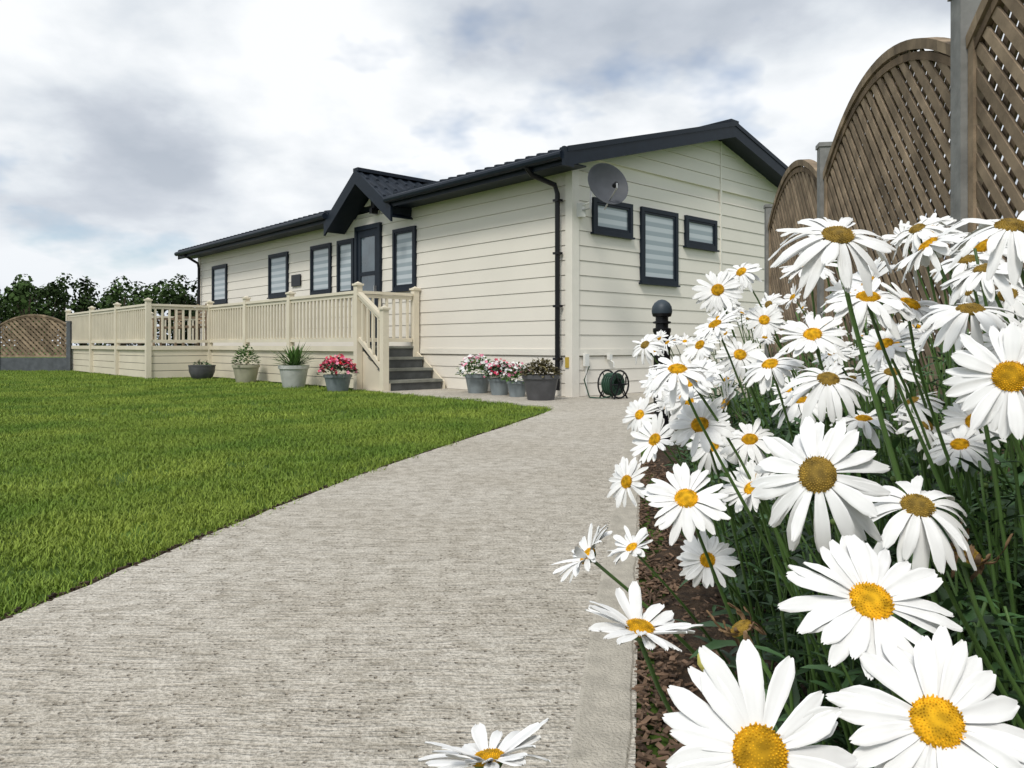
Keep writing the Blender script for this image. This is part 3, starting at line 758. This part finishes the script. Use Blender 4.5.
for k in range(92):
    y=R(1.0,3.9); x=rx(y)+.06+R(0,1)**1.1*.82; z=R(.55,.90) if y>1.4 else R(.55,.76)
    if x/y>.55 and R(0,1)<.4: continue
    if x-rx(y)<.22: z=min(z,R(.5,.76))
    FL.append((x,y,z,random.choice(['flat','refl','flat','cup','refl','old','cup']),(R(-.9,.4),R(-.9,.1),R(.3,1)),R(.82,1.05)))
def newplant():
    e=empty('daisy_plant'); return e,MB()
cells={}
def cell(y): return min(4,int(y/.75))
for i in range(5): cells[i]=newplant()
def bez(p0,p1,p2,p3,n):
    return [(p0*(1-u)**3+p1*3*u*(1-u)**2+p2*3*u*u*(1-u)+p3*u**3) for u in [k/n for k in range(n+1)]]
def stem(m,base,P,N,leaves=10,r=.0021,low=.78,lsc=1.0):
    h=P.z-base.z
    lean=Vector((P.x-base.x,P.y-base.y,0))
    pts=bez(base,base+lean*.18+Vector((R(-.03,.03),R(-.03,.03),h*.42)),P-N*min(.07,h*.25)-Vector((0,0,h*.12))-lean*.22,P,10)
    m.tube(pts,[r*1.35]*4+[r*1.1]*4+[r*.85]*3,6,0)
    for k in range(leaves):
        u=R(.06,low); i=int(u*10); p=pts[i].lerp(pts[i+1],u*10-i)
        a=R(0,6.28); L=R(.05,.105)*(1.15-u*.75)*lsc
        m.leaf(p,(math.cos(a),math.sin(a),R(.1,1.1)),L,L*R(.15,.26),R(.1,.55),1,lobed=1,rows=6)
for (x,y,z,kind,N,sc) in FL:
    e,m=cells[cell(y)]; P=Vector((x,y,z)); N=Vector(N).normalized()
    me=random.choice(HM[kind])
    o=bpy.data.objects.new('flower_head',me); scene.collection.objects.link(o)
    q=Vector((0,0,1)).rotation_difference(N)
    o.rotation_mode='QUATERNION'
    o.rotation_quaternion=q@Quaternion((0,0,1),R(0,6.28)); o.location=P; o.scale=(sc*R(.96,1.04),sc*R(.96,1.04),sc); o.parent=e
    lean=R(.10,.34)
    by=y+R(.02,.28); bxx=max(x+lean,rx(by)+.24)
    if y<.5: by=y+R(.12,.25); bxx=max(x+R(.16,.26),rx(by)+.20)
    if (x,y)==(-.017,.55): by=.50;bxx=.20
    bxx=min(bxx,fx(by)-.08)
    stem(m,Vector((bxx,by,0)),P-N*.006*sc,N,leaves=5 if y<.6 else 8,low=.65)
for k in range(540):
    y=R(.70,4.3) if k%3 else R(.75,2.0); x=rx(y)+.26+R(0,1)*.82
    if y<1.1: x=max(x,.36+.3*(y-.62)); 
    hmax=.56 if y<.9 else .76
    if x-rx(y)<.42: hmax=min(hmax,.44)
    h=hmax*R(.55,1.08)
    e,m=cells[cell(y)]
    lx=R(-.20,.06); ly=R(-.12,.05)
    if x+lx<rx(y)+.14: lx=0
    P=Vector((x+lx,y+ly,h)); N=Vector((lx*2,ly*2,1)).normalized()
    stem(m,Vector((x,y,0)),P,N,leaves=17,r=.0019,low=.97)
    if R(0,1)<.08:
        m.lathe(P,[(.001,-.003),(.004,-.001),(.0052,.002),(.004,.005),(.001,.0062)],10,2,N)
for k in range(5200):
    y=R(.55,4.3); x=rx(y)+.18+R(0,1)*.88
    if y<1.9 and x-rx(y)<.33: continue
    if y<.8 and x<.34: continue
    e,m=cells[cell(y)]
    a=R(0,6.28); L=R(.05,.11)
    z=R(.01,.50)*min(1,(x-rx(y))/.4)
    m.leaf((x,y,z),(math.cos(a),math.sin(a),R(.1,1.2)),L,L*R(.15,.25),R(.1,.5),1,lobed=1,rows=5)
m=cells[0][1]
m.lathe((.128,.50,.490),[(.001,-.005),(.0045,-.003),(.0058,.002),(.0045,.007),(.0025,.0095),(.001,.010)],12,3,(-.3,-.2,.9))
stem(m,Vector((.30,.62,0)),Vector((.128,.50,.486)),Vector((-.3,-.2,.9)).normalized(),3)
for i in range(5):
    e,mm=cells[i]; mm.obj('stems_and_leaves',[M_stem,M_leaf,mat('bud',(.13,.2,.05),rough=.6),mat('bud_opening',(.6,.55,.14),rough=.7)],e,smooth=True)

# ---------------------------------------------------------------- world and sun
w=bpy.data.worlds.new('World'); scene.world=w; w.use_nodes=True
N=w.node_tree.nodes;L=w.node_tree.links; N.clear()
out=N.new('ShaderNodeOutputWorld'); mix=N.new('ShaderNodeMixShader')
sky=N.new('ShaderNodeTexSky'); sky.sky_type='NISHITA'; sky.sun_disc=False
AZ=math.radians(200); EL=math.radians(50); sky.sun_elevation=EL; sky.sun_rotation=AZ
b1=N.new('ShaderNodeBackground'); b1.inputs[1].default_value=.13; L.new(sky.outputs[0],b1.inputs[0])
b2=N.new('ShaderNodeBackground'); b2.inputs[1].default_value=1.15
tc=N.new('ShaderNodeTexCoord'); sep=N.new('ShaderNodeSeparateXYZ'); L.new(tc.outputs['Generated'],sep.inputs[0])
def math_(op,a,b=None,clamp=False):
    n=N.new('ShaderNodeMath'); n.operation=op; n.use_clamp=clamp
    for i,q in enumerate((a,b)):
        if q is None: continue
        if isinstance(q,(int,float)): n.inputs[i].default_value=q
        else: L.new(q,n.inputs[i])
    return n.outputs[0]
den=math_('ADD',math_('MAXIMUM',sep.outputs[2],0.0),.36)
cx=math_('DIVIDE',sep.outputs[0],den); cy=math_('DIVIDE',sep.outputs[1],den)
cb=N.new('ShaderNodeCombineXYZ'); L.new(cx,cb.inputs[0]); L.new(cy,cb.inputs[1]); cb.inputs[2].default_value=5.1
def noise(scale,det,rough,loc=(0,0,0),dist=0):
    mp=N.new('ShaderNodeMapping'); mp.inputs['Location'].default_value=loc; L.new(cb.outputs[0],mp.inputs[0])
    n=N.new('ShaderNodeTexNoise'); n.inputs['Scale'].default_value=scale; n.inputs['Detail'].default_value=det; n.inputs['Roughness'].default_value=rough; n.inputs['Distortion'].default_value=dist
    L.new(mp.outputs[0],n.inputs['Vector']); return n.outputs[0]
s=noise(2.1,7,.50,dist=.1)
rp=N.new('ShaderNodeValToRGB'); el=rp.color_ramp.elements
el[0].position=.36; el[0].color=(.43,.475,.54,1); el[1].position=.61; el[1].color=(.86,.88,.90,1)
q=el.new(.44); q.color=(.53,.57,.63,1); q=el.new(.50); q.color=(.66,.70,.745,1); q=el.new(.55); q.color=(.76,.79,.82,1)
hz=N.new('ShaderNodeMix'); hz.data_type='RGBA'; hz.inputs[7].default_value=(.68,.72,.77,1)
hf=N.new('ShaderNodeMapRange'); hf.inputs[1].default_value=0; hf.inputs[2].default_value=.22; hf.inputs[3].default_value=.7; hf.inputs[4].default_value=0
L.new(sep.outputs[2],hf.inputs[0]); L.new(hf.outputs[0],hz.inputs[0])
L.new(s,rp.inputs[0]); L.new(rp.outputs[0],hz.inputs[6]); L.new(hz.outputs[2],b2.inputs[0])
mk=N.new('ShaderNodeMapRange'); mk.inputs[1].default_value=.36; mk.inputs[2].default_value=.45; mk.inputs[3].default_value=.35; mk.inputs[4].default_value=1
L.new(noise(1.9,5,.55,(4,2,1)),mk.inputs[0]); L.new(mk.outputs[0],mix.inputs[0])
L.new(b1.outputs[0],mix.inputs[1]); L.new(b2.outputs[0],mix.inputs[2]); L.new(mix.outputs[0],out.inputs[0])
w.cycles.sampling_method='MANUAL'; w.cycles.sample_map_resolution=512
sd=bpy.data.lights.new('sun','SUN'); sd.energy=2.2; sd.angle=math.radians(14); sd.color=(1,.965,.90)
so=bpy.data.objects.new('sun',sd); scene.collection.objects.link(so)
dirv=Vector((math.sin(AZ)*math.cos(EL),math.cos(AZ)*math.cos(EL),math.sin(EL)))
so.rotation_mode='QUATERNION'; so.rotation_quaternion=Vector((0,0,1)).rotation_difference(dirv)
# ---------------------------------------------------------------- camera
cd=bpy.data.cameras.new('camera'); cam=bpy.data.objects.new('camera',cd); scene.collection.objects.link(cam)
cd.sensor_width=36; cd.lens=36*760/1024; cd.shift_y=-39/1024; cd.clip_start=.02; cd.clip_end=2000
cam.location=(0,0,.7); cam.rotation_euler=(math.radians(90),0,0)
scene.camera=cam
scene.view_settings.view_transform='Standard'; scene.view_settings.look='None'; scene.view_settings.exposure=0
